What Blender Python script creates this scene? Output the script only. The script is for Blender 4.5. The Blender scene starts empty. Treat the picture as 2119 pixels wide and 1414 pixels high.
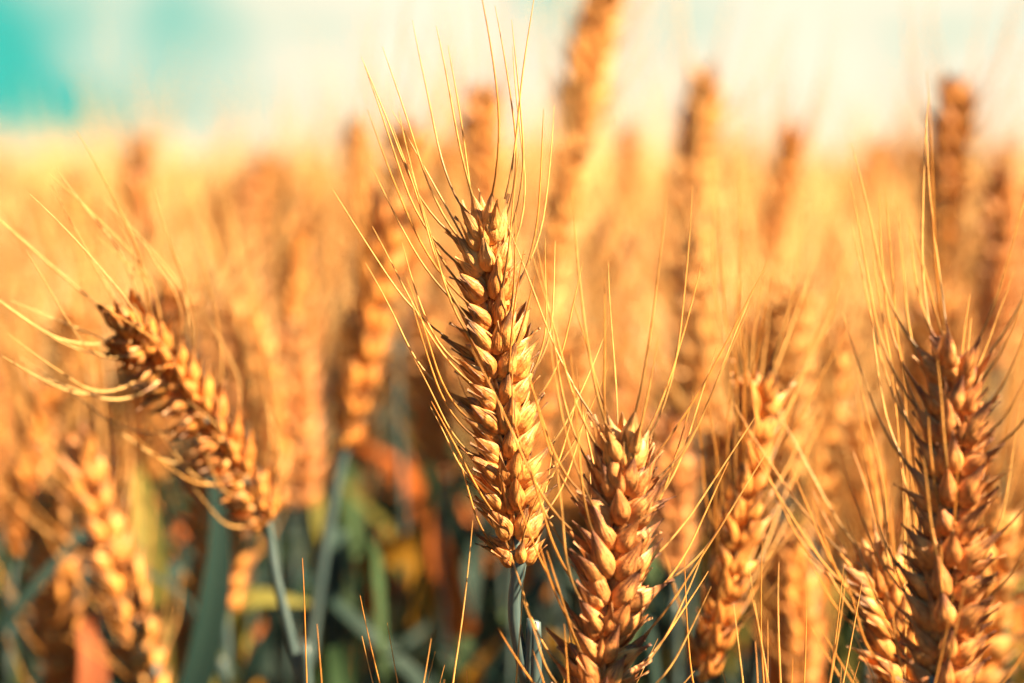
import bpy, math, random
import numpy as np
from mathutils import Vector, Matrix

SC = bpy.context.scene
COL = SC.collection
R = math.radians

# ------------------------------------------------------------------ camera
CAM_H = 0.87
PITCH = R(3.28)
FOCAL, SENSOR = 113.0, 36.0
PW, PH = 2119.0, 1414.0
FOCUS = 0.80
cd = bpy.data.cameras.new("camera")
cam = bpy.data.objects.new("camera", cd)
COL.objects.link(cam)
cam.location = (0, 0, CAM_H)
cam.rotation_euler = (math.pi / 2 - PITCH, 0, 0)
cd.lens, cd.sensor_width = FOCAL, SENSOR
cd.clip_start, cd.clip_end = 0.02, 2000
cd.dof.use_dof = True
cd.dof.focus_distance = FOCUS
cd.dof.aperture_fstop = 9.4
SC.camera = cam

# ------------------------------------------------------------------ light
EXPO = 2.5
SUN_AZ, SUN_EL = 107.0, 44.0        # azimuth: 0 = away from camera (+Y), 90 = right (+X)
SUNV = Vector((math.sin(R(SUN_AZ)) * math.cos(R(SUN_EL)), math.cos(R(SUN_AZ)) * math.cos(R(SUN_EL)), math.sin(R(SUN_EL))))
sd = bpy.data.lights.new("sun", 'SUN')
sd.energy, sd.angle, sd.color = 5.0, R(0.5), (1.0, 0.75, 0.45)
sun = bpy.data.objects.new("sun", sd)
COL.objects.link(sun)
sun.location = (3, -1, 4)
sun.rotation_euler = SUNV.to_track_quat('Z', 'Y').to_euler()

SC.view_settings.view_transform = 'Standard'
SC.view_settings.look = 'None'
SC.view_settings.gamma = 1.0
SC.view_settings.exposure = EXPO
GAIN = 2 ** EXPO

SC.render.engine = 'CYCLES'
SC.cycles.use_denoising = True
SC.cycles.max_bounces = 7
SC.cycles.diffuse_bounces = 4
SC.cycles.transmission_bounces = 4
SC.cycles.sample_clamp_indirect = 6.0
SC.cycles.caustics_reflective = False
SC.cycles.caustics_refractive = False

FWD = Vector((0, math.cos(PITCH), -math.sin(PITCH)))
UPV = Vector((0, math.sin(PITCH), math.cos(PITCH)))
RGT = Vector((1, 0, 0))
CPOS = Vector((0, 0, CAM_H))
PXS = SENSOR / FOCAL / PW


def at(px, py, z):
    """world point seen at photo pixel (px, py) at depth z"""
    s = z * PXS
    return CPOS + FWD * z + RGT * ((px - PW / 2) * s) + UPV * ((PH / 2 - py) * s)


# ------------------------------------------------------------------ node helper
class NT:
    def __init__(self, tree):
        self.t = tree
        tree.nodes.clear()

    def n(self, kind, **kw):
        nd = self.t.nodes.new(kind)
        for k, v in kw.items():
            setattr(nd, k, v)
        return nd

    def link(self, a, b):
        self.t.links.new(a, b)

    def put(self, sock, v):
        if isinstance(v, bpy.types.NodeSocket):
            self.link(v, sock)
        else:
            sock.default_value = v

    def math(self, op, a, b=0.0, clamp=False):
        nd = self.n('ShaderNodeMath', operation=op, use_clamp=clamp)
        self.put(nd.inputs[0], a)
        self.put(nd.inputs[1], b)
        return nd.outputs[0]

    def vmath(self, op, a, b):
        nd = self.n('ShaderNodeVectorMath', operation=op)
        self.put(nd.inputs[0], a)
        self.put(nd.inputs[1], b)
        return nd.outputs['Value'] if op in ('LENGTH', 'DOT_PRODUCT') else nd.outputs[0]

    def mix(self, fac, a, b, blend='MIX'):
        nd = self.n('ShaderNodeMix', data_type='RGBA', blend_type=blend)
        self.put(nd.inputs[0], fac)
        self.put(nd.inputs[6], a if isinstance(a, bpy.types.NodeSocket) else (*a, 1.0))
        self.put(nd.inputs[7], b if isinstance(b, bpy.types.NodeSocket) else (*b, 1.0))
        return nd.outputs[2]

    def ramp(self, v, a, b, lo=0.0, hi=1.0, smooth=True):
        nd = self.n('ShaderNodeMapRange', interpolation_type='SMOOTHSTEP' if smooth else 'LINEAR')
        self.put(nd.inputs[0], v)
        nd.inputs[1].default_value, nd.inputs[2].default_value = a, b
        nd.inputs[3].default_value, nd.inputs[4].default_value = lo, hi
        return nd.outputs[0]

    def attr(self, name):
        return self.n('ShaderNodeAttribute', attribute_name=name).outputs['Fac']

    def noise(self, vec, scale, detail=2.0, rough=0.5):
        nd = self.n('ShaderNodeTexNoise')
        if vec is not None:
            self.link(vec, nd.inputs['Vector'])
        nd.inputs['Scale'].default_value = scale
        nd.inputs['Detail'].default_value = detail
        nd.inputs['Roughness'].default_value = rough
        return nd.outputs[0]


# ------------------------------------------------------------------ world: teal sky, cream clouds
world = bpy.data.worlds.new("World")
SC.world = world
world.use_nodes = True
w = NT(world.node_tree)
WS = 0.1
out = w.n('ShaderNodeOutputWorld')
bg = w.n('ShaderNodeBackground')
bg.inputs['Strength'].default_value = WS
w.link(bg.outputs[0], out.inputs[0])
sky = w.n('ShaderNodeTexSky', sky_type='NISHITA')
sky.sun_disc = False
sky.sun_elevation = R(SUN_EL)
sky.sun_rotation = R(SUN_AZ)
co = w.n('ShaderNodeTexCoord').outputs['Generated']
sep = w.n('ShaderNodeSeparateXYZ')
w.link(co, sep.inputs[0])
warp = w.noise(co, 9.0, 4.0, 0.55)
wv = w.n('ShaderNodeTexNoise')
w.link(co, wv.inputs['Vector'])
wv.inputs['Scale'].default_value = 14.0
wv.inputs['Detail'].default_value = 3.0
off = w.vmath('MULTIPLY', w.vmath('SUBTRACT', wv.outputs['Color'], (0.5, 0.5, 0.5)), (0.045, 0.0, 0.035))
cow = w.vmath('ADD', co, off)


def sky_patch(px, py, rx, ry, amount):
    d = (at(px, py, 1.0) - CPOS).normalized()
    v = w.vmath('SUBTRACT', cow, tuple(d))
    v = w.vmath('MULTIPLY', v, (1 / (rx * PXS), 0.0, 1 / (ry * PXS)))
    return w.math('MULTIPLY', w.ramp(w.vmath('LENGTH', v, (0, 0, 0)), 0.0, 1.0, 1.0, 0.0), amount)


acc = None
for p in [(-60, -10, 340, 360, .75), (80, 120, 640, 380, .5), (410, 50, 210, 190, 0.48), (280, 240, 560, 150, 0.45), (80, 220, 360, 150, 0.4),
          (620, 250, 200, 110, 0.18), (1150, 20, 190, 200, 0.42), (1390, 60, 240, 190, 0.34), (890, 270, 110, 110, 0.25),
          (1950, 50, 560, 130, 0.27), (760, 40, 300, 60, 0.12), (1560, 330, 200, 60, 0.1), (1820, 240, 260, 130, 0.14)]:
    s = sky_patch(*p)
    acc = s if acc is None else w.math('ADD', acc, s)
# clouds elsewhere round the horizon
band = w.ramp(sep.outputs[1], 0.9, 0.97, 1.0, 0.0)
gen = w.math('MULTIPLY', w.ramp(warp, 0.42, 0.62, 0.0, 1.0), band)
acc = w.math('ADD', acc, gen)
acc = w.math('ADD', acc, w.ramp(w.noise(cow, 26.0, 4.0), 0.40, 0.70, -0.10, 0.16), clamp=True)
CREAM = (1.12 / GAIN / WS, 1.0 / GAIN / WS, 0.76 / GAIN / WS)
TEAL = (0.06 / GAIN / WS, 0.62 / GAIN / WS, 0.50 / GAIN / WS)
low = w.mix(acc, CREAM, TEAL)
tint = w.mix(1.0, sky.outputs[0], (0.10, 0.26, 0.28), 'MULTIPLY')
low = w.mix(w.ramp(sep.outputs[1], 0.85, 0.5, 0.0, 0.9), low, (0.015 / WS / GAIN, 0.13 / WS / GAIN, 0.16 / WS / GAIN))
high = w.mix(0.5, tint, (0.004 / WS, 0.04 / WS, 0.05 / WS))
el = w.ramp(sep.outputs[2], 0.10, 0.30, 0.0, 1.0)
below = w.ramp(sep.outputs[2], -0.02, -0.12, 0.0, 1.0)
full = w.mix(el, low, high)
full = w.mix(below, full, (0.25, 0.16, 0.06))
w.link(full, bg.inputs['Color'])

# ------------------------------------------------------------------ materials


def material(name):
    m = bpy.data.materials.new(name)
    m.use_nodes = True
    return m, NT(m.node_tree)


def finish(t, color, rough, trans, spec=0.35, bump=None, bump_d=0.0002, sheen=None):
    o = t.n('ShaderNodeOutputMaterial')
    p = t.n('ShaderNodeBsdfPrincipled')
    t.put(p.inputs['Base Color'], color if isinstance(color, bpy.types.NodeSocket) else (*color, 1))
    p.inputs['Roughness'].default_value = rough
    p.inputs['Specular IOR Level'].default_value = spec
    tr = t.n('ShaderNodeBsdfTranslucent')
    t.put(tr.inputs['Color'], color if isinstance(color, bpy.types.NodeSocket) else (*color, 1))
    if bump is not None:
        b = t.n('ShaderNodeBump')
        b.inputs['Strength'].default_value = 0.6
        b.inputs['Distance'].default_value = bump_d
        t.link(bump, b.inputs['Height'])
        t.link(b.outputs[0], p.inputs['Normal'])
    mx = t.n('ShaderNodeMixShader')
    mx.inputs[0].default_value = trans
    t.link(p.outputs[0], mx.inputs[1])
    t.link(tr.outputs[0], mx.inputs[2])
    t.link(mx.outputs[0], o.inputs[0])


def husk_material(name, dark, light, tipc, trans=0.17):
    m, t = material(name)
    along, around, rnd = t.attr('along'), t.attr('around'), t.attr('rnd')
    oi = t.n('ShaderNodeObjectInfo').outputs['Random']
    tc = t.n('ShaderNodeTexCoord').outputs['Object']
    k = t.math('FRACT', t.math('ADD', rnd, t.math('MULTIPLY', oi, 0.7)))
    blotch = t.noise(tc, 420.0, 3.0)
    base = t.mix(t.math('ADD', t.math('MULTIPLY', k, 0.55), t.ramp(blotch, 0.3, 0.7, 0.0, 0.5)), dark, light)
    # lengthwise veins, fading in and out
    cv = t.n('ShaderNodeCombineXYZ')
    t.put(cv.inputs[0], t.math('MULTIPLY', around, 19.0))
    t.put(cv.inputs[1], t.math('MULTIPLY', along, 2.2))
    t.put(cv.inputs[2], t.math('MULTIPLY', k, 37.0))
    vein = t.noise(cv.outputs[0], 1.0, 2.0)
    vm = t.math('MULTIPLY', t.ramp(vein, 0.50, 0.66), t.ramp(along, 0.15, 0.6))
    base = t.mix(t.math('MULTIPLY', vm, 0.72), base, tuple(c * 0.5 for c in dark))
    # pale base and papery pale margin
    base = t.mix(t.ramp(along, 0.30, 0.0, 0.0, 0.5), base, (0.80, 0.60, 0.30))
    edge = t.ramp(t.math('ABSOLUTE', t.math('SUBTRACT', around, 0.5)), 0.40, 0.5, 0.0, 0.55)
    base = t.mix(edge, base, (0.90, 0.68, 0.36))
    # stained beak where the awn leaves
    stain = t.math('MULTIPLY', t.ramp(t.math('ADD', along, t.math('MULTIPLY', t.math('SUBTRACT', vein, 0.5), 0.6)), 0.66, 0.95),
                   t.ramp(k, 0.25, 0.6, 0.15, 0.9))
    base = t.mix(stain, base, tipc)
    hgt = t.math('SUBTRACT', 1.0, vm)
    fl = t.noise(tc, 1500.0, 2.0)
    base = t.mix(t.ramp(fl, 0.60, 0.72, 0.0, 0.35), base, (0.20, 0.09, 0.03))
    finish(t, base, 0.46, trans, 0.4, t.math('ADD', t.math('MULTIPLY', hgt, 0.8), t.math('MULTIPLY', fl, 0.5)), 0.0005)
    return m


HUSK = husk_material("wheat_husk", (0.43, 0.125, 0.024), (0.88, 0.415, 0.098), (0.14, 0.065, 0.035))
HUSK_ROSY = husk_material("wheat_husk_rosy", (0.46, 0.145, 0.04), (0.82, 0.37, 0.11), (0.15, 0.06, 0.045))
HUSK_PALE = husk_material("wheat_husk_pale", (0.62, 0.24, 0.052), (0.90, 0.50, 0.165), (0.30, 0.15, 0.06), 0.25)


def awn_material(name, body, pale, base_dark, amount):
    m, t = material(name)
    along, rnd = t.attr('along'), t.attr('rnd')
    tc = t.n('ShaderNodeTexCoord').outputs['Object']
    nz = t.noise(tc, 260.0, 2.0)
    c = t.mix(t.math('FRACT', t.math('MULTIPLY', rnd, 7.3)), body, pale)
    c = t.mix(t.ramp(nz, 0.45, 0.7, 0.0, 0.5), c, tuple(x * 0.45 for x in body))
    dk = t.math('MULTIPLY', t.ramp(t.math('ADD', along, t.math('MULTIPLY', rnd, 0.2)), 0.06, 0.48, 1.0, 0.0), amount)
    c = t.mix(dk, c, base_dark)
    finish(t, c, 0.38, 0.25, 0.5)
    return m


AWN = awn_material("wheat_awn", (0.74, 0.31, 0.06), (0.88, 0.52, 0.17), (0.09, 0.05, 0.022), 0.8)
HUSK_HAZED = husk_material("hazed_wheat_husk", (0.46, 0.25, 0.095), (0.68, 0.46, 0.25), (0.40, 0.24, 0.10), 0.25)  # paler husk for far plants, distance haze put into its colour
AWN_HAZED = awn_material("hazed_wheat_awn", (0.56, 0.34, 0.14), (0.70, 0.50, 0.27), (0.4, 0.24, 0.1), 0.4)  # far awns, same haze fade mixed into their colour
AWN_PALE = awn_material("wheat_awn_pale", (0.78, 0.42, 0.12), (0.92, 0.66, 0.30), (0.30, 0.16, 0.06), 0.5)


def stem_material():
    m, t = material("wheat_stem")
    along = t.attr('along')
    tc = t.n('ShaderNodeTexCoord').outputs['Object']
    mp = t.n('ShaderNodeMapping')
    mp.inputs['Scale'].default_value = (1, 1, 0.03)
    t.link(tc, mp.inputs[0])
    st = t.noise(mp.outputs[0], 1500.0, 2.0)
    nz = t.noise(tc, 30.0, 3.0)
    c = t.mix(nz, (0.025, 0.058, 0.075), (0.06, 0.10, 0.10))
    c = t.mix(t.ramp(st, 0.4, 0.7, 0.0, 0.45), c, (0.13, 0.165, 0.15))
    c = t.mix(t.ramp(along, 0.75, 0.2, 0.0, 0.6), c, (0.20, 0.20, 0.07))
    finish(t, c, 0.42, 0.06, 0.6, st, 0.0001)
    return m


STEM = stem_material()


def leaf_material(name, a, b, trans=0.4):
    m, t = material(name)
    around, along = t.attr('around'), t.attr('along')
    cv = t.n('ShaderNodeCombineXYZ')
    t.put(cv.inputs[0], t.math('MULTIPLY', around, 30.0))
    t.put(cv.inputs[1], t.math('MULTIPLY', along, 3.0))
    v = t.noise(cv.outputs[0], 1.0, 3.0)
    oi = t.n('ShaderNodeObjectInfo').outputs['Random']
    c = t.mix(t.math('ADD', t.math('MULTIPLY', v, 0.7), t.math('MULTIPLY', oi, 0.3)), a, b)
    finish(t, c, 0.6, trans, 0.18, v, 0.0004)
    return m


LEAF_DRY = leaf_material("dry_orange_leaf", (0.46, 0.10, 0.02), (0.58, 0.19, 0.035))
LEAF_GOLD = leaf_material("golden_leaf", (0.40, 0.19, 0.015), (0.50, 0.27, 0.03))
LEAF_LIME = leaf_material("yellow_green_leaf", (0.17, 0.16, 0.035), (0.30, 0.28, 0.07))
LEAF_RED = leaf_material("russet_leaf", (0.30, 0.085, 0.04), (0.42, 0.14, 0.06))
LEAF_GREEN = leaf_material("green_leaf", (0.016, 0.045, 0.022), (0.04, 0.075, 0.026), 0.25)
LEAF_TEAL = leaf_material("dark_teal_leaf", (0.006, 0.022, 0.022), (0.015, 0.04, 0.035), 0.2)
LEAF_GREY = leaf_material("blue_green_leaf", (0.08, 0.13, 0.11), (0.17, 0.21, 0.15), 0.35)

# ------------------------------------------------------------------ mesh collecting


class Geo:
    def __init__(self):
        self.v, self.f, self.al, self.ar, self.rn, self.mi = [], [], [], [], [], []
        self.n = 0

    def grid(self, P, al, ar, rn, wrap, mi=0):
        """P: (nu, nv, 3)"""
        nu, nv = P.shape[:2]
        b = self.n
        self.v.append(P.reshape(-1, 3))
        self.al.append(np.repeat(al, nv))
        self.ar.append(np.tile(ar, nu))
        self.rn.append(np.full(nu * nv, rn))
        i, j = np.meshgrid(np.arange(nu - 1), np.arange(nv if wrap else nv - 1), indexing='ij')
        j2 = (j + 1) % nv
        q = np.stack([b + i * nv + j, b + i * nv + j2, b + (i + 1) * nv + j2, b + (i + 1) * nv + j], -1).reshape(-1, 4)
        self.f.append(q)
        self.mi.append(np.full(len(q), mi))
        self.n += nu * nv

    def arrays(self):
        return (np.concatenate(self.v), np.concatenate(self.f), np.concatenate(self.al), np.concatenate(self.ar),
                np.concatenate(self.rn), np.concatenate(self.mi))

    def mesh(self, name, mats):
        return make_mesh(name, self.arrays(), mats)


def make_mesh(name, arr, mats):
    v, f, al, ar, rn, mi = arr
    me = bpy.data.meshes.new(name)
    me.vertices.add(len(v))
    me.vertices.foreach_set('co', v.astype(np.float32).ravel())
    me.loops.add(len(f) * 4)
    me.loops.foreach_set('vertex_index', f.astype(np.int32).ravel())
    me.polygons.add(len(f))
    me.polygons.foreach_set('loop_start', (np.arange(len(f)) * 4).astype(np.int32))
    me.polygons.foreach_set('material_index', mi.astype(np.int32))
    for nm, a in (('along', al), ('around', ar), ('rnd', rn)):
        at_ = me.attributes.new(nm, 'FLOAT', 'POINT')
        at_.data.foreach_set('value', a.astype(np.float32))
    for m in mats:
        me.materials.append(m)
    me.update(calc_edges=True)
    me.polygons.foreach_set('use_smooth', np.ones(len(f), dtype=bool))
    me.validate()
    return me


def rotm(ax, deg):
    a = R(deg)
    c, s = math.cos(a), math.sin(a)
    if ax == 'x':
        return np.array([[1, 0, 0], [0, c, -s], [0, s, c]])
    if ax == 'y':
        return np.array([[c, 0, s], [0, 1, 0], [-s, 0, c]])
    return np.array([[c, -s, 0], [s, c, 0], [0, 0, 1]])


def scale_shell(g, pos, M, L, W, D, arc, beak, rn, nu=11, nv=9, curl=0.0, keel=0.15, flare=0.0, ragged=0.0, rg=None):
    """One husk scale in local axes: z along its length, y its bulging back, x across. arc 180 closes it."""
    u = np.linspace(0, 1, nu)
    r = (u + 0.012) ** 0.55 * (1.0 - u) ** 0.72
    r = r / r.max()
    r = np.maximum(r, 0.0)
    r[-1] = 0.015
    closed = arc >= 179
    th = np.linspace(-math.pi, math.pi, nv, endpoint=False) if closed else np.radians(np.linspace(-arc, arc, nv))
    zz = u * L * (1 + beak * np.clip((u - 0.75) / 0.25, 0, 1) ** 2)
    P = np.zeros((nu, nv, 3))
    kk = 1 + keel * np.exp(-(th / 0.38) ** 2)
    P[:, :, 0] = r[:, None] * np.sin(th)[None, :] * W / 2
    yb = np.cos(th) * kk
    if closed:
        yb = np.where(np.cos(th) < 0, yb * 0.75, yb)
    P[:, :, 1] = r[:, None] * yb[None, :] * D + (curl * (u ** 2) * L)[:, None]
    P[:, :, 2] = zz[:, None]
    if not closed:
        P[:, :, 1] += (flare * u * D)[:, None] * (np.abs(th)[None, :] / math.radians(arc)) ** 3
    if rg is not None:
        ph = rg.uniform(0, 6.28, 3)
        wob = 1 + 0.035 * np.sin(5 * th[None, :] + 7 * u[:, None] + ph[0]) + 0.03 * np.sin(9 * u[:, None] + ph[1])
        P[:, :, 0] *= wob
        P[:, :, 1] *= wob
    P = P @ M.T + np.asarray(pos)
    ar = (th / (2 * math.pi) + 0.5) if closed else np.linspace(0, 1, nv)
    g.grid(P, u, ar, rn, closed)
    tip = M @ np.array([0, curl * L, L * (1 + beak * 0.8)]) + np.asarray(pos)
    return tip, M @ np.array([0, 2 * curl, 1.0])


MM = 0.001


def spikelet_geo(rg, openness, low=False):
    """local axes: z up the ear, y away from the rachis, x across. Returns geo, awn roots."""
    g = Geo()
    awns = []
    nu, nv = (6, 6) if low else (13, 11)
    U = rg.uniform

    def S(pos, tilt, outw, yaw, L, W, D, arc, beak, curl, flare=0.0):
        M = rotm('y', tilt) @ rotm('x', -outw) @ rotm('z', yaw)
        return scale_shell(g, np.array(pos) * MM, M, L * MM, W * MM, D * MM, arc, beak, U(0, 1), nu, nv, curl,
                           keel=U(0.08, 0.22), flare=flare, rg=rg)
    # middle floret facing outward
    cx, ct, cy = U(-1.0, 1.0), U(-14, 14), U(-30, 30)
    S((cx * .8, 1.5, U(.4, 1.2)), ct * .9, 19 + 6 * openness, cy * .5, U(8.6, 9.4), U(4.6, 5.2), U(2.3, 2.7), 180, 0.05, -0.05)
    tip, d = S((cx, 2.0, U(0, .9)), ct, 22 + 6 * openness + U(-6, 6), cy, U(9.4, 11.0), U(5.8, 6.8), U(2.9, 3.5), U(112, 150), U(.2, .5), -0.07, U(0, .4))
    if U(0, 1) < .7:   # a second, narrower husk clasping its flank
        sg = -1 if U(0, 1) < .5 else 1
        S((cx + sg * 1.6, 1.7, U(-.8, .2)), ct + sg * U(8, 20), 20 + U(-4, 8), -sg * U(30, 60), U(7.4, 9.2), U(4.2, 5.2), U(2.3, 2.8), U(80, 105), U(.4, .9), 0.02, U(.2, .7))
    awns.append((tip, d, 'mid'))
    for s in (-1, 1):
        # lateral florets: a kernel clasped by an open husk
        til = s * (23 + 27 * openness + U(-8, 8))
        ow = 5 + U(-4, 5)
        S((s * 1.7, 1.0, .9), til * 0.92, ow, -s * 38, U(9.2, 10.2), U(4.2, 4.8), U(2.0, 2.4), 180, 0.1, -0.03)
        tip, d = S((s * 2.1, 1.2, .5), til, ow + 2, -s * 42, U(11.4, 13.2), U(5.4, 6.2), U(2.7, 3.2), U(92, 118), U(.2, .5), -0.05, U(0.0, 0.5))
        awns.append((tip, d, 'side'))
        # outer glume, lower and keeled, sharp beak
        S((s * 2.9, 0.5, -.4), s * (30 + 27 * openness + U(-9, 9)), 9 + U(-6, 8), -s * 70, U(8.6, 9.8), U(4.8, 5.6), U(2.5, 2.9), U(88, 110), U(.3, .7), -0.02, U(.1, .5))
    # small upper floret
    if not low:
        tip, d = S((U(-1, 1), .4, 3.2), U(-12, 12), 4 + U(-3, 4), 180 if U(0, 1) < .4 else 0, U(8.4, 9.8), U(3.8, 4.4), U(1.9, 2.3), U(105, 150), U(.15, .4), 0.0, .3)
    return g, awns


RG = np.random.default_rng(7)
SPIK = {}
for op_name, op in (('wide', 1.0), ('mid', 0.75), ('tight', 0.35)):
    for k in range(5):
        g, aw = spikelet_geo(RG, op * RG.uniform(.85, 1.15))
        arr = g.arrays()
        SPIK[(op_name, k)] = ({m.name: make_mesh("spikelet", arr, [m]) for m in (HUSK, HUSK_ROSY, HUSK_PALE)}, aw)
LOWSPIK = [spikelet_geo(RG, RG.uniform(.5, 1.0), True) for _ in range(6)]


def spline(pts, n):
    """Catmull-Rom through pts, n samples evenly spaced by arc length"""
    P = [Vector(p) for p in pts]
    P = [P[0] * 2 - P[1]] + P + [P[-1] * 2 - P[-2]]
    out = []
    for i in range(1, len(P) - 2):
        for k in range(24):
            t = k / 24
            a, b, c, d = P[i - 1], P[i], P[i + 1], P[i + 2]
            out.append(0.5 * ((2 * b) + (c - a) * t + (2 * a - 5 * b + 4 * c - d) * t * t + (3 * b - a - 3 * c + d) * t ** 3))
    out.append(P[-2])
    A = np.array([tuple(o) for o in out])
    s = np.concatenate([[0], np.cumsum(np.linalg.norm(np.diff(A, axis=0), axis=1))])
    q = np.linspace(0, s[-1], n)
    return np.stack([np.interp(q, s, A[:, i]) for i in range(3)], -1), s[-1]


def tangents(C):
    T = np.gradient(C, axis=0)
    return T / np.linalg.norm(T, axis=1)[:, None]


def tube(g, C, rad, nv, rn, mi=0, al=None):
    T = tangents(C)
    ref = np.array([0.31, -0.9, 0.17])
    X = np.cross(T, ref)
    X /= np.linalg.norm(X, axis=1)[:, None] + 1e-12
    Y = np.cross(T, X)
    th = np.linspace(0, 2 * math.pi, nv, endpoint=False)
    P = C[:, None, :] + rad[:, None, None] * (X[:, None, :] * np.cos(th)[None, :, None] + Y[:, None, :] * np.sin(th)[None, :, None])
    g.grid(P, np.linspace(0, 1, len(C)) if al is None else al, np.linspace(0, 1, nv), rn, True, mi)


def awn_curve(p, d0, d1, L, rg, n=12, sway=0.06):
    """leaves the husk along d0, bends over to d1"""
    p, d0, d1 = (np.asarray(x, float) for x in (p, d0, d1))
    d0 = d0 / np.linalg.norm(d0)
    d1 = d1 / np.linalg.norm(d1)
    b = rg.normal(0, sway, 3)
    C = [p]
    for i in range(n - 1):
        u = (i + .5) / (n - 1)
        k = min(1.0, u * 2.2) ** 0.7
        d = d0 * (1 - k) + d1 * k + b * (u ** 1.5) + 0.03 * np.sin(5 * u + b * 40)
        d /= np.linalg.norm(d)
        C.append(C[-1] + d * L / (n - 1))
    return np.array(C)


def ear_frames(C, n, phi):
    """positions and axes (X across, Y outward, Z up) of n alternating spikelets"""
    T = tangents(C)
    m = len(C)
    res = []
    for i in range(n):
        f = i / (n - 1)
        q = f * 0.9 * (m - 1)
        a = int(q)
        p = C[a] + (C[min(a + 1, m - 1)] - C[a]) * (q - a)
        t = T[a]
        face = np.array([0, -1.0, 0])
        face = face - t * face.dot(t)
        face /= np.linalg.norm(face)
        side = np.cross(t, face)
        ang = R(phi + (0 if i % 2 == 0 else 180))
        N = face * math.cos(ang) + side * math.sin(ang)
        if i == n - 1:
            N = np.cross(t, N)
        X = np.cross(N, t)
        res.append((f, p, X, N, t, i == n - 1))
    return res


def mat4(X, Y, Z, p, s):
    return Matrix(((X[0] * s, Y[0] * s, Z[0] * s, p[0]), (X[1] * s, Y[1] * s, Z[1] * s, p[1]), (X[2] * s, Y[2] * s, Z[2] * s, p[2]), (0, 0, 0, 1)))


def part(name, me, parent, M=None):
    o = bpy.data.objects.new(name, me)
    COL.objects.link(o)
    o.parent = parent
    if M is not None:
        o.matrix_basis = M
    return o


def thing(name, label, cat, loc, group=None):
    o = bpy.data.objects.new(name, None)
    COL.objects.link(o)
    o.empty_display_size = 0.02
    o.location = loc
    o['label'], o['category'] = label, cat
    if group:
        o['group'] = group
    return o


def leaf_geo(pts, width, rg, twist=25, n=20, fold=0.25):
    C, L = spline(pts, n)
    T = tangents(C)
    g = Geo()
    u = np.linspace(0, 1, n)
    wd = width * np.minimum(1, (u * 6 + 0.45)) * np.clip((1 - u) * 2.2, 0.02, 1) ** 0.8 / 2
    tw = R(rg.uniform(-20, 20)) + np.radians(twist) * u * rg.choice([-1, 1])
    face = np.tile(np.array([0.25, -1, 0.1]), (n, 1))
    S = np.cross(T, face)
    S /= np.linalg.norm(S, axis=1)[:, None]
    N = np.cross(S, T)
    S2 = S * np.cos(tw)[:, None] + N * np.sin(tw)[:, None]
    N2 = np.cross(S2, T)
    v = np.linspace(-1, 1, 7)
    P = C[:, None, :] + wd[:, None, None] * (S2[:, None, :] * v[None, :, None] + N2[:, None, :] * (np.abs(v) * fold)[None, :, None])
    g.grid(P, u, np.linspace(0, 1, 7), rg.uniform(), False)
    return g


def stem_to_ground(base, stem_pts, rg):
    last = Vector(stem_pts[-1]) if stem_pts else Vector(base)
    prev = Vector(stem_pts[-2]) if len(stem_pts) > 1 else (Vector(base) if stem_pts else None)
    drift = Vector((rg.uniform(-.03, .03), rg.uniform(-.02, .03), 0))
    if prev is not None:
        dv = (last - prev)
        if dv.z < -1e-4:
            drift += Vector((dv.x, dv.y, 0)) / -dv.z * 0.12
    pts = list(stem_pts)
    mid = Vector((last.x + drift.x * .6, last.y + drift.y * .6, last.z * .5))
    pts += [mid, Vector((last.x + drift.x, last.y + drift.y, 0.0))]
    return pts


NEAR_GROUP = "wheat plants at the front of the field"
MID_GROUP = "blurred wheat plants behind the front row"


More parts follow.
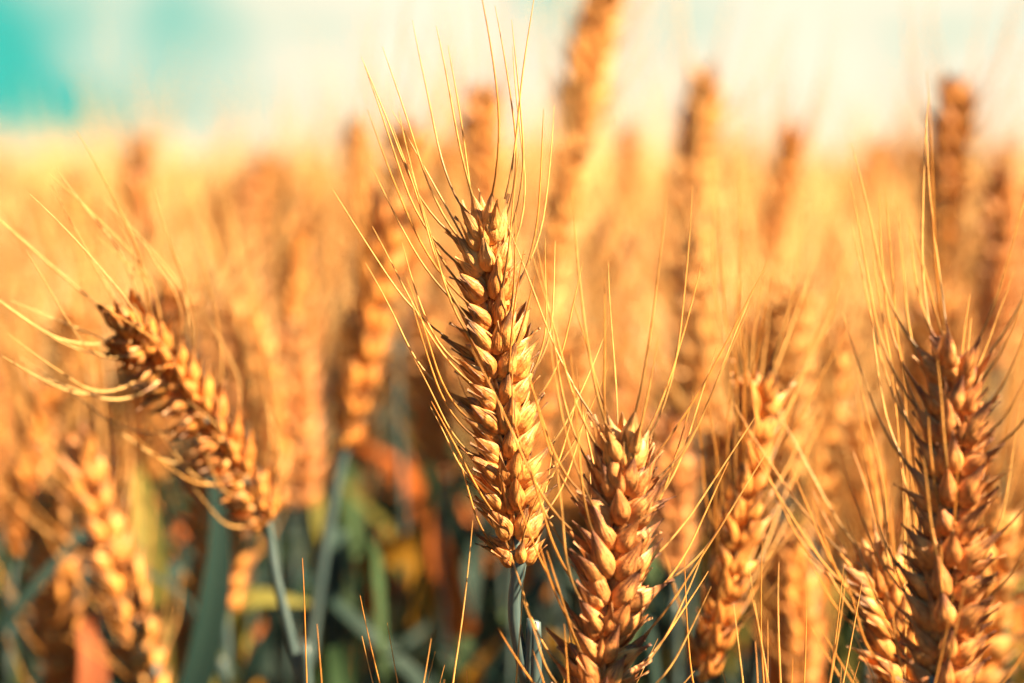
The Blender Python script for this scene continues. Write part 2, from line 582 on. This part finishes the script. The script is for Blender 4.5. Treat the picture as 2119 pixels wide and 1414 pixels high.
def plant(label, group, ear_pts, stem_pts, seed, n=19, phi=20, size=1.0, husk=HUSK, awn=AWN, awn_len=0.062, spread=0.5,
          detail=True, leaves=(), stem_r=0.0020, side_bias=0.0, mid_awn=0.45, pale_top=0):
    rg = np.random.default_rng(seed)
    C, L = spline(ear_pts, 60)
    base = Vector(C[0])
    sp = stem_to_ground(base, stem_pts, rg)
    foot = Vector(sp[-1])
    root = thing("wheat_plant", label, "wheat plant", foot, group)
    off = np.array(tuple(foot))
    # stem with the rachis of the ear on top
    Cs, Ls = spline([Vector(C[34])] + [Vector(C[14])] + [base] + sp, 260)
    Cs = Cs[::-1]
    u = np.linspace(0, 1, len(Cs))
    dist_top = (1 - u) * Ls
    rad = np.where(dist_top < L * 0.55, 0.0010, stem_r * (1 + 0.25 * (1 - u)))
    node = np.exp(-((dist_top - L * 0.56) / 0.004) ** 2) * 0.0006
    g = Geo()
    tube(g, Cs - off, rad * size + node, 12, rg.uniform(), al=np.clip(1 - (dist_top - L * .5) / 0.5, 0, 1))
    part("stem", g.mesh("stem", [STEM]), root)
    awn_all = Geo()
    for i_, (f, p, X, N, t, last) in enumerate(ear_frames(C, n, phi)):
        op = 'wide' if f < .55 else ('mid' if f < .85 else 'tight')
        k = int(rg.integers(5))
        meshes, aw = SPIK[(op, k)]
        s = size * (0.82 + 0.30 * min(1, f * 5) - 0.04 * max(0, f - .6) / .4) * rg.uniform(.88, 1.10)
        # small random lean
        q = Matrix.Rotation(R(rg.uniform(-16, 16)), 3, Vector(t)) @ Matrix.Rotation(R(rg.uniform(-8, 8)), 3, Vector(N))
        X, N, t = (np.array(q @ Vector(v)) for v in (X, N, t))
        pp = p - off - N * 0.0004
        M = mat4(X, N, t, pp, s)
        o = part("spikelet", meshes[HUSK_PALE.name if i_ >= n - pale_top else husk.name], root, M)
        Mi = M.inverted()
        R3 = np.stack([X, N, t], 1)
        for tip, d, kind in aw:
            if kind == 'mid' and rg.uniform() > mid_awn and not last:
                continue
            if kind == 'side' and rg.uniform() > (0.62 if f < .7 else .9):
                continue
            wp = np.array(Mi.inverted() @ Vector(tip))
            wd = R3 @ d
            wd /= np.linalg.norm(wd)
            lat = wd - t * wd.dot(t)
            ll = np.linalg.norm(lat)
            lat = lat / (ll + 1e-9)
            sprd = spread * (1.0 - 0.62 * f) * rg.uniform(.65, 1.35)
            d1 = t + lat * sprd + rg.normal(0, .07, 3) + np.array([side_bias, 0, 0])
            La = awn_len * (0.55 + 0.75 * f) * rg.uniform(.75, 1.15) * size
            if kind == 'mid':
                La *= rg.uniform(.45, .95)
            wp = wp - wd * 0.0012 * size
            Ca = awn_curve(wp, wd + lat * .15, d1, La, rg, 14 if detail else 9)
            ua = np.linspace(0, 1, len(Ca))
            ra = (0.00026 * (1 - ua) ** 0.7 + 0.00006)
            if detail:
                ga = Geo()
                Cl = np.array([tuple(Mi @ Vector(c)) for c in Ca])
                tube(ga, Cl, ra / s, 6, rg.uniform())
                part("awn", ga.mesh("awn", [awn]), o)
            else:
                tube(awn_all, Ca, ra, 4, rg.uniform())
    if not detail:
        o = part("awns", awn_all.mesh("awns", [awn]), root)
        o['kind'] = 'stuff'
    for pts, width, m in leaves:
        g = leaf_geo(pts, width, rg)
        g.v = [v - off for v in g.v]
        part("leaf", g.mesh("leaf", [m]), root)
    return root


def P3(pts, z):
    """[(px, py) or (px, py, z)] -> world points"""
    return [at(p[0], p[1], p[2] if len(p) > 2 else z) for p in pts]


def LF(pts, z, wpx, m):
    return (P3(pts, z), wpx * z * PXS, m)


# ------------------------------------------------------------------ ground
gg = Geo()
xs = np.concatenate([[-900, -200, -60, -20], np.linspace(-8, 8, 33), [20, 60, 200, 900]])
ys = np.concatenate([[-200, -40, -10], np.linspace(-4, 24, 57), [40, 100, 300, 1500]])
gx, gy = np.meshgrid(xs, ys, indexing='ij')
gz = 0.015 * np.sin(gx * 5.1 + 1) * np.sin(gy * 4.3) - 0.02
gg.grid(np.stack([gx, gy, gz], -1), np.linspace(0, 1, len(xs)), np.linspace(0, 1, len(ys)), 0.5, False)
m, t = material("field_soil")
tc = t.n('ShaderNodeTexCoord').outputs['Object']
c = t.mix(t.ramp(t.noise(tc, 18.0, 5.0), 0.35, 0.65), (0.03, 0.025, 0.015), (0.08, 0.06, 0.03))
ln = t.n('ShaderNodeSeparateXYZ')
t.link(tc, ln.inputs[0])
c = t.mix(t.ramp(ln.outputs[1], 10, 25), c, (0.40, 0.24, 0.10))  # far ground turns pale straw, haze fade put into its colour
finish(t, c, 0.9, 0.0, 0.1)
o = bpy.data.objects.new("ground", gg.mesh("ground", [m]))
COL.objects.link(o)
o['kind'] = 'structure'

# ------------------------------------------------------------------ the plants one can single out
plant("sharpest tall golden wheat plant with a slightly curved ear on a bare blue-green stem", NEAR_GROUP,
      P3([(1072, 1168), (1052, 980), (1036, 790), (1014, 590), (1000, 408)], .80),
      P3([(1066, 1215), (1064, 1275), (1074, 1340), (1092, 1430), (1108, 1520)], .80),
      3, n=26, phi=26, size=.69, awn_len=.068, spread=.46, mid_awn=.4, stem_r=.0023, pale_top=4)
plant("sharp rosy wheat ear with frayed pale tip, lower and beside the tallest sharp ear", NEAR_GROUP,
      P3([(1215, 1600), (1240, 1430), (1265, 1240), (1284, 1050), (1293, 868)], .772),
      P3([(1205, 1680)], .772), 14, n=24, phi=28, size=.74, husk=HUSK_ROSY, awn_len=.060, spread=.62, mid_awn=.4, pale_top=2)
plant("wheat ear leaning far over to the left with long awns combed leftwards", NEAR_GROUP,
      P3([(548, 1076, .98), (470, 935, .96), (360, 785, .93), (235, 655, .89)], .95),
      P3([(572, 1200), (603, 1330), (622, 1430), (640, 1540)], .98),
      8, n=21, phi=42, size=.77, awn=AWN_PALE, awn_len=.080, spread=.16)
plant("large shaded rust brown wheat ear standing upright at the right edge", NEAR_GROUP,
      P3([(1935, 1560), (1955, 1330), (1968, 1080), (1972, 860), (1968, 668)], .745),
      P3([(1930, 1640)], .745), 21, n=26, phi=-14, size=.67, husk=HUSK_ROSY, awn_len=.066, spread=.42)
plant("slim slightly blurred sunlit wheat ear leaning right behind the rosy frayed one", NEAR_GROUP,
      P3([(1455, 1400), (1500, 1220), (1548, 960), (1575, 775)], .91),
      P3([(1440, 1460), (1430, 1540)], .91), 9, n=22, phi=62, size=.78, awn_len=.055, spread=.55)
plant("short wheat ear with bright splayed husks on its tip, low before the rust brown ear", NEAR_GROUP,
      P3([(1905, 1600), (1868, 1390), (1835, 1250), (1798, 1140)], .87),
      P3([(1915, 1680)], .87), 33, n=19, phi=40, size=.80, awn_len=.05, spread=.6, pale_top=2)
plant("pale blurred wheat ear half hidden behind the rust brown ear", NEAR_GROUP,
      P3([(1985, 1600), (2010, 1390), (2040, 1180), (2062, 1030)], .99),
      P3([(1980, 1700)], .99), 41, n=18, phi=10, size=.85, husk=HUSK_PALE, awn_len=.05, spread=.5)
plant("blurred wheat ear with its lower half in dark shade, below the far leaning ear", NEAR_GROUP,
      P3([(318, 1440), (265, 1250), (200, 1060), (148, 905)], 1.12),
      P3([(330, 1540)], 1.12), 17, n=19, phi=55, size=.85, awn_len=.055, spread=.5, detail=False,
      leaves=[LF([(340, 1560), (318, 1330), (300, 1080), (262, 850)], 1.18, 74, LEAF_LIME),
              LF([(350, 1560), (420, 1350), (452, 1120), (428, 930)], 1.105, 66, LEAF_TEAL),  # added dark blade, placed to cast shade on this ear
              LF([(300, 1600), (250, 1400), (262, 1180), (300, 980)], 1.19, 66, LEAF_TEAL)])  # added dark blade, shades the corner ear and fills in a dark mass

# ears whose tips stay under the picture: only their awns reach into it
for k, (px, py, z) in enumerate([(1003, 1690, .80), (742, 1790, .79), (1600, 1640, .80), (1745, 1720, .76), (2130, 1520, .83)]):
    plant(["short wheat plant with only awn tips rising beside the tallest ear's stem",
           "short wheat plant with a single thin awn rising between the blurred stems",
           "short wheat plant with long fine awns rising between the slim ear and the splayed ear",
           "short wheat plant with stray awns crossing below the splayed tip ear",
           "wheat plant with dark blue-green stem and awns at the lower right corner"][k], "short wheat plants under the front ears",
          P3([(px - 12, py + 560), (px, py + 260), (px + 4, py)], z), P3([(px - 16, py + 700)], z), 60 + k, n=16, phi=20 + 40 * k,
          size=1.0, awn_len=.047, spread=.45)

MIDS = [
    # label, ear points (base..tip), z, stem, phi, size, husk, leaves
    ("brown shaded wheat ear with one bright side, on a long pale grey stem",
     [(712, 922), (735, 780), (775, 600), (820, 410)], 1.18, [(690, 1030), (664, 1180), (640, 1370), (628, 1500)], 80, 1.3, HUSK, []),
    ("orange wheat ear standing against the sky directly above the brown shaded ear",
     [(835, 620), (845, 430), (842, 265)], 1.45, [(830, 720), (826, 900)], 30, 1.0, HUSK, []),
    ("wheat ear with a beaded bright row of husks behind the leaning ear",
     [(607, 830), (612, 680), (614, 560), (612, 455)], 1.5, [(606, 930), (600, 1100)], 60, 1.02, HUSK,
     [LF([(640, 1500), (668, 1200), (650, 1020), (600, 900)], 1.5, 60, LEAF_LIME)]),
    ("reddish wheat ear with a pale right side, rising over the leaning ear's awns",
     [(385, 680), (345, 560), (310, 450), (288, 365)], 1.6, [(400, 800), (410, 950)], 70, 1.15, HUSK_ROSY, []),
    ("small blurred wheat ear alone between the reddish ear and the beaded ear",
     [(512, 640), (518, 500), (526, 345)], 2.0, [(508, 760), (505, 900)], 30, 1.0, HUSK_ROSY, []),
    ("tallest blurred orange wheat ear cut by the top edge of the picture",
     [(1188, 290), (1222, 120), (1262, -40)], 1.55, [(1165, 420), (1150, 600), (1140, 900)], 30, 1.3, HUSK_PALE, []),
    ("pale glinting wheat ear just under the tallest blurred orange ear",
     [(1118, 700), (1140, 560), (1165, 430), (1185, 300)], 1.3, [(1112, 850), (1108, 1000)], 55, 1.0, HUSK_PALE, []),
    ("tall pale yellow wheat ear against the sky between the two highest orange ears",
     [(1425, 500), (1440, 330), (1462, 165)], 1.65, [(1418, 640), (1415, 800)], 20, 1.2, HUSK_PALE, []),
    ("wheat ear with a double row of bright glints below the tall pale yellow ear",
     [(1440, 900), (1446, 740), (1442, 600), (1438, 465)], 1.3, [(1436, 1000), (1425, 1200)], 8, 1.0, HUSK_PALE, []),
    ("tall round-tipped orange wheat ear against the sky over the rust brown ear",
     [(1945, 600), (1955, 430), (1968, 280), (1985, 160)], 1.42, [(1942, 720), (1938, 900)], -30, 1.02, HUSK, []),
    ("blurred orange wheat ear rising behind the sharpest ear's tip",
     [(1020, 540), (1010, 360), (994, 190)], 1.42, [(1024, 700), (1030, 900)], 40, 1.0, HUSK, []),
    ("brown edged blurred wheat ear pointing up between the pale yellow ear and the right edge",
     [(1578, 700), (1598, 540), (1625, 390), (1642, 265)], 1.5, [(1570, 820), (1565, 950)], 45, .95, HUSK, []),
    ("wheat ear with bright cream husks behind the slim sunlit ear's tip",
     [(1690, 1120), (1705, 960), (1726, 800), (1738, 680)], 1.16, [(1684, 1250), (1680, 1400)], 66, .95, HUSK_PALE, []),
    ("small glinting wheat ear above the slim sunlit ear",
     [(1635, 930), (1650, 760), (1668, 610)], 1.4, [(1630, 1050), (1628, 1200)], 30, .9, HUSK, []),
    ("narrow golden wheat ear with glints between the two rows of tall blurred ears",
     [(1290, 840), (1298, 700), (1305, 590), (1312, 490)], 1.5, [(1288, 950), (1286, 1100)], 35, .95, HUSK, []),
    ("faint yellow wheat ear against the sky beside the orange sky ear",
     [(748, 540), (742, 400), (737, 250)], 1.9, [(750, 650), (752, 800)], 25, 1.0, HUSK_PALE, []),
    ("faint orange wheat ear near the left edge at the foot of the sky",
     [(185, 640), (160, 500), (138, 365)], 1.85, [(195, 760), (200, 900)], 55, 1.0, HUSK, []),
    ("blurred orange wheat ear close to the right edge beside the round-tipped ear",
     [(2062, 760), (2070, 560), (2080, 350)], 1.42, [(2060, 860), (2058, 1000)], 15, 1.0, HUSK_ROSY, []),
    ("faint wheat ear at the horizon between the brown edged ear and the round-tipped ear",
     [(1790, 560), (1803, 430), (1818, 300)], 2.0, [(1786, 650), (1784, 800)], 40, 1.0, HUSK, []),
    ("faint narrow wheat ear at the horizon right of the tallest orange ear",
     [(1318, 520), (1308, 400), (1298, 260)], 2.0, [(1320, 650), (1322, 800)], 40, .8, HUSK, []),
    ("dark shaded wheat ear hanging in shadow under the base of the leaning ear",
     [(462, 1262), (456, 1150), (446, 1030), (432, 910)], 1.2, [(468, 1330), (466, 1420), (462, 1520)], 20, 1.1, HUSK, 
     [LF([(466, 1500), (480, 1300), (520, 1240), (660, 1252)], 1.22, 62, LEAF_LIME)]),
    ("glowing blurred wheat ear at the left edge under the combed awns",
     [(28, 1150), (50, 1010), (78, 890), (102, 800)], 1.25, [(20, 1260), (15, 1400)], 70, 1.0, HUSK, []),
    ("dark lower left wheat ear with one glinting husk near the picture's corner",
     [(150, 1500), (125, 1320), (105, 1150), (95, 1000)], 1.2, [(160, 1600)], 35, 1.05, HUSK, 
     [LF([(160, 1600), (190, 1400), (180, 1290), (250, 1265)], 1.15, 70, LEAF_RED)]),
    ("brown wheat ear in soft shade between the leaning ear and the beaded ear",
     [(505, 880), (490, 750), (478, 620)], 1.5, [(510, 980), (512, 1100)], 40, .95, HUSK_ROSY, []),
    ("dim wheat ear low behind the sharpest ear's left awns",
     [(905, 960), (890, 800), (868, 640)], 1.35, [(910, 1050), (915, 1200)], 30, .95, HUSK,
     [LF([(985, 1560), (955, 1330), (905, 1120), (845, 930)], 1.4, 64, LEAF_DRY),
      LF([(880, 1330), (870, 1150), (790, 1150), (670, 1215)], 1.4, 66, LEAF_GOLD)]),
    ("dusky wheat ear among the tangle left of the slim sunlit ear",
     [(1395, 1180), (1392, 1020), (1380, 870)], 1.15, [(1398, 1300), (1400, 1420)], 35, .9, HUSK_ROSY,
     [LF([(1150, 1500), (1160, 1330), (1190, 1230), (1120, 1200)], 1.5, 70, LEAF_GOLD)]),
    ("orange wheat ear glowing between the slim ear and the rust brown ear",
     [(1655, 1420), (1650, 1270), (1630, 1120)], 1.12, [(1658, 1500)], 50, .95, HUSK,
     [LF([(1610, 1560), (1612, 1380), (1600, 1230), (1640, 1060)], 1.2, 60, LEAF_DRY),
      LF([(2160, 1560), (2150, 1400), (2110, 1250), (2080, 1080)], 1.3, 120, LEAF_DRY)]),
]
for i, (lab, ear, z, st, phi, size, hk, lv) in enumerate(MIDS):
    plant(lab, MID_GROUP, P3(ear, z), P3(st, z), 200 + i, n=17 + i % 4, phi=phi, size=size * .8, husk=hk, awn=AWN_PALE if hk is HUSK_PALE else AWN,
          awn_len=.060, spread=.5, detail=False, leaves=lv)

# ------------------------------------------------------------------ the rest of the field


def field_template(seed, husk_i, lean, nod):
    """An upright plant 0.85 m tall at the origin: ear, stem, leaf geometry"""
    rg = np.random.default_rng(seed)
    L = rg.uniform(.08, .095)
    top = Vector((lean * .12 + nod * .05, 0, .855))
    bs = Vector((lean * .09, rg.uniform(-.01, .01), .855 - L))
    C, _ = spline([bs, bs.lerp(top, .5) + Vector((-nod * .01, 0, .004)), top], 40)
    ear = Geo()
    for f, p, X, N, tt, last in ear_frames(C, 17, rg.uniform(0, 180)):
        g, aw = LOWSPIK[int(rg.integers(6))]
        s = (0.82 + 0.26 * min(1, f * 5) - 0.2 * max(0, f - .6) / .4)
        R3 = np.stack([X, N, tt], 1)
        v, fc, al, ar, rn, mi = g.arrays()
        ear.v.append((v * s) @ R3.T + p)
        ear.f.append(fc + ear.n)
        ear.al.append(al), ear.ar.append(ar), ear.rn.append((rn + rg.uniform()) % 1), ear.mi.append(mi)
        ear.n += len(v)
        for tip, d, kind in aw:
            if kind == 'mid' and rg.uniform() > .4:
                continue
            wp = R3 @ (tip * s) + p
            wd = R3 @ d
            lat = wd - tt * wd.dot(tt)
            d1 = tt + lat * .9 * (1 - .5 * f) + rg.normal(0, .08, 3)
            Ca = awn_curve(wp, wd, d1, .06 * (0.6 + .6 * f) * rg.uniform(.8, 1.15), rg, 6)
            ua = np.linspace(0, 1, 6)
            tube(ear, Ca, .00034 * (1 - ua) ** .8 + .00006, 3, rg.uniform(), 1)
    stem = Geo()
    Cs, Ls = spline([Vector((0, 0, 0)), Vector((lean * .015, 0, .35)), Vector((lean * .05, 0, .62)), bs, bs.lerp(top, .5)], 20)
    u = np.linspace(0, 1, 20)
    tube(stem, Cs, np.where(u > .94, .001, .0019 - .0004 * u), 6, .5, al=np.clip(u * 1.1, 0, 1))
    leafs = []
    for k in range(2):
        h = rg.uniform(.42, .62) - .2 * k
        a = rg.uniform(0, 6.28)
        dx, dy = math.cos(a), math.sin(a)
        q = [Vector((lean * .04, 0, h)), Vector((dx * .04, dy * .04, h + .09)), Vector((dx * .11, dy * .11, h + rg.uniform(.05, .13))),
             Vector((dx * .16, dy * .16, h + rg.uniform(-.1, .06)))]
        lg = leaf_geo(q, rg.uniform(.008, .013), rg, 60, 9)
        leafs.append(lg)
    return ear, stem, leafs


TPL = []
for k in range(8):
    e, s_, l_ = field_template(500 + k, 0, [-.5, .2, .5, -.2, 0, .8, -.8, .3][k], [0, .4, .8, -.4, 0, 1, -1, .2][k])
    TPL.append((e, s_, l_, {h.name: e.mesh("ear", [h, AWN_PALE]) for h in (HUSK, HUSK_PALE, HUSK_ROSY)}, s_.mesh("stem", [STEM]),
                {lm.name: [q.mesh("leaf", [lm]) for q in l_] for lm in (LEAF_GREEN, LEAF_LIME, LEAF_DRY, LEAF_GOLD, LEAF_TEAL)}))

rnd = random.Random(11)
WHALF = SENSOR / FOCAL / 2


def rotz(a):
    return Matrix.Rotation(a, 4, 'Z')


placed = []
count = 0
tries = 0
while count < 178 and tries < 8000:
    tries += 1
    z = math.sqrt(rnd.uniform(1.7 ** 2, 2.75 ** 2))
    x = rnd.uniform(-1, 1) * WHALF * z * 1.03
    if any((x - a) ** 2 + (z - b) ** 2 < .028 ** 2 for a, b in placed):
        continue
    placed.append((x, z))
    top = .822 + rnd.gauss(0, .024 if z < 1.95 else .034)
    if x < -.02 and z < 1.9:
        top -= .03
    sc = top / .855
    e, s_, l_, em, sm, lm = TPL[rnd.choice([0, 1, 3, 4, 7] if z < 2.1 else range(8))]
    far = z > 2.1
    root = thing("wheat_plant", "heavily blurred golden wheat plant in the crowded far rows of the field" if far else
                 "soft blurred wheat plant in the crowded middle rows of the field", "wheat plant", (x, z, 0),
                 "wheat plants in the far rows" if far else "wheat plants in the middle rows")
    root.rotation_euler = (R(rnd.gauss(0, 4)), R(rnd.gauss(0, 4)), rnd.uniform(0, 6.28))
    root.scale = (sc, sc, sc)
    hk = rnd.choice([HUSK, HUSK, HUSK_PALE, HUSK_ROSY] if far else [HUSK, HUSK, HUSK_PALE, HUSK_ROSY])
    part("ear", em[hk.name], root)
    part("stem", sm, root)
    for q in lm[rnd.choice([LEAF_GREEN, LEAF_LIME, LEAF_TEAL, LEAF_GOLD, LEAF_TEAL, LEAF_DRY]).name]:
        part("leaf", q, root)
    count += 1

near = 0
while near < 76:
    z = rnd.uniform(1.2, 1.8)
    px, py = rnd.uniform(-60, 2180), rnd.uniform(560, 960)
    if 470 < px < 1080 or (px < 600 and py > 740):
        continue
    p = at(px, py, z)
    if any((p.x - a) ** 2 + (p.y - b) ** 2 < .03 ** 2 for a, b in placed):
        continue
    placed.append((p.x, p.y))
    e, s_, l_, em, sm, lm = TPL[rnd.choice([0, 1, 3, 4, 7])]
    root = thing("wheat_plant", "soft blurred wheat plant in the crowded middle rows of the field", "wheat plant", (p.x, p.y, 0),
                 "wheat plants in the middle rows")
    root.rotation_euler = (R(rnd.gauss(0, 3)), R(rnd.gauss(0, 3)), rnd.uniform(0, 6.28))
    sc = p.z / .855
    root.scale = (sc, sc, sc)
    part("ear", em[rnd.choice([HUSK, HUSK, HUSK_ROSY, HUSK_PALE]).name], root)
    part("stem", sm, root)
    for q in lm[rnd.choice([LEAF_GREEN, LEAF_LIME, LEAF_GREEN, LEAF_GOLD, LEAF_DRY]).name]:
        part("leaf", q, root)
    near += 1

# countless plants beyond, and those all round that stand outside the picture
SV, SF, SA, SR_, SN, SM = [], [], [], [], [], []
nb = 0
tarr = []
for e, s_, l_, *_ in TPL:
    parts = []
    for g, mo in [(e, None), (s_, 2)] + [(q, 3) for q in l_]:
        v, f, al, ar, rn, mi = g.arrays()
        parts.append((v, f, al, ar, rn, mi if mo is None else np.full(len(mi), mo)))
    o_ = 0
    vs, fs, als, ars, rns, mis = [], [], [], [], [], []
    for v, f, al, ar, rn, mi in parts:
        vs.append(v), fs.append(f + o_), als.append(al), ars.append(ar), rns.append(rn), mis.append(mi)
        o_ += len(v)
    tarr.append(tuple(np.concatenate(q) for q in (vs, fs, als, ars, rns, mis)))

spots = []
while len(spots) < 950:                                   # behind the individual rows
    z = rnd.uniform(2.7, 7.5) if rnd.random() < .8 else rnd.uniform(7.5, 16)
    spots.append((rnd.uniform(-1, 1) * (WHALF * z * 1.05 + .15), z, .814 + rnd.gauss(0, .034)))
for _ in range(380):                                      # both sides, outside the frame
    z = rnd.uniform(.9, 2.7)
    sgn = rnd.choice([-1, 1, 1])
    spots.append((sgn * (WHALF * z * 1.12 + .13 + rnd.uniform(0, .45)), z, .83 + rnd.gauss(0, .022)))
for _ in range(80):                                       # tall unseen ones beside the camera, added to shade the front ears
    z = rnd.uniform(.25, 1.0)
    spots.append((rnd.choice([1, 1, -1]) * (WHALF * z + .15 + rnd.uniform(0, .4)), z, .835 + rnd.gauss(0, .02)))
for _ in range(260):                                      # unseen rows, added to block low light, too short to reach into the frame
    z = rnd.uniform(.25, 1.5)
    spots.append((rnd.uniform(-1, 1) * (WHALF * z + .35), z, CAM_H - .165 * z - .075 - abs(rnd.gauss(0, .03))))
for x, z, top in spots:
    v, f, al, ar, rn, mi = tarr[rnd.randrange(8)]
    M = rotz(rnd.uniform(0, 6.28)) @ Matrix.Rotation(R(rnd.gauss(0, 4)), 4, 'X')
    A = np.array(M.to_3x3()) * (top / .855)
    SV.append(v @ A.T + np.array([x, z, 0]))
    SF.append(f + nb)
    SA.append(al), SR_.append(ar), SN.append((rn + rnd.random()) % 1), SM.append(np.where(mi < 2, mi + 4, mi) if z > 3.4 + 1.5 * rnd.random() else np.where(mi == 0, rnd.choice([0, 6, 6]), mi))  # deeper plants switch to the slots with haze in their colour
    nb += len(v)
me = make_mesh("wheat_field", tuple(np.concatenate(q) for q in (SV, SF, SA, SR_, SN, SM)), [HUSK_PALE, AWN_PALE, STEM, LEAF_GREEN, HUSK_HAZED, AWN_HAZED, HUSK])
o = bpy.data.objects.new("wheat_field", me)
COL.objects.link(o)
o['kind'] = 'stuff'
o['label'] = "endless blurred golden wheat crop filling the distance"
o['category'] = "wheat crop"
ug = Geo()  # undergrowth added to block light low down and give a dark backdrop
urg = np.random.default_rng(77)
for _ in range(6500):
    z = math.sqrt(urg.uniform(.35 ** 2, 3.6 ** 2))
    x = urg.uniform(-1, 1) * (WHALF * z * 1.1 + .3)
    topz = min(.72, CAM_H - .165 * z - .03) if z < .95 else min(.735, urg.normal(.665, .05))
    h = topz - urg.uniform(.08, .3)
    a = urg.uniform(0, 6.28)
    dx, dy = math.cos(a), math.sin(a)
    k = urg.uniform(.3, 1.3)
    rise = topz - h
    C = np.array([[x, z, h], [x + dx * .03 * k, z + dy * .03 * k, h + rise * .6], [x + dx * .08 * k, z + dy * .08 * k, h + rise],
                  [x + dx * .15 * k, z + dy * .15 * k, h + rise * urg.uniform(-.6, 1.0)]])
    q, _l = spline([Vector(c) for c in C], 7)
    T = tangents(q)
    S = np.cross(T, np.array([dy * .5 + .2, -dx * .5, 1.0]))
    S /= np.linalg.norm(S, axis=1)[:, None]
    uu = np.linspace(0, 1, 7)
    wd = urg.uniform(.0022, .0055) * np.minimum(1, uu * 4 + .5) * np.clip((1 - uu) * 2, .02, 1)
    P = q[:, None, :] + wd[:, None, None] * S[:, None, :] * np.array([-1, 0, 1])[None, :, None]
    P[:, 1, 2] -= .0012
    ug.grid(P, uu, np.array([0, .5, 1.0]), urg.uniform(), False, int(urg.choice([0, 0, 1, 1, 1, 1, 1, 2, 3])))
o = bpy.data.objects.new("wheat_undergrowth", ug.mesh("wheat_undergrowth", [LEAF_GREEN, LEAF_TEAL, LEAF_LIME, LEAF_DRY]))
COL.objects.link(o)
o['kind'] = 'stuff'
o['label'] = "added dark tangle of green and dry leaves blocking light between the stems"
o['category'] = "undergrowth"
print("faces in field", len(me.polygons), "objects", len(bpy.data.objects))

# ------------------------------------------------------------------ sunlit air over the field
HZ = 0.002
if HZ > 0:
    X0, X1, Y0, Y1, Z0, Z1 = -14, 14, -1.5, 26, -1.05, 0.985
    hv = np.array([[x, y, z] for x in (X0, X1) for y in (Y0, Y1) for z in (Z0, Z1)], float)
    hf = [(0, 1, 3, 2), (4, 6, 7, 5), (0, 4, 5, 1), (2, 3, 7, 6), (0, 2, 6, 4), (1, 5, 7, 3)]
    hm = bpy.data.meshes.new("haze")
    hm.from_pydata([tuple(p) for p in hv], [], hf)
    mm = bpy.data.materials.new("haze_air")
    mm.use_nodes = True
    ht = NT(mm.node_tree)
    ho = ht.n('ShaderNodeOutputMaterial')
    pv = ht.n('ShaderNodeVolumePrincipled')
    pv.inputs['Color'].default_value = (1.0, 0.84, 0.55, 1)
    pv.inputs['Density'].default_value = HZ
    pv.inputs['Anisotropy'].default_value = 0.0
    ht.link(pv.outputs[0], ho.inputs['Volume'])
    hm.materials.append(mm)
    hz = bpy.data.objects.new("haze", hm)
    COL.objects.link(hz)
    hz['kind'] = 'stuff'
    SC.cycles.volume_bounces = 0
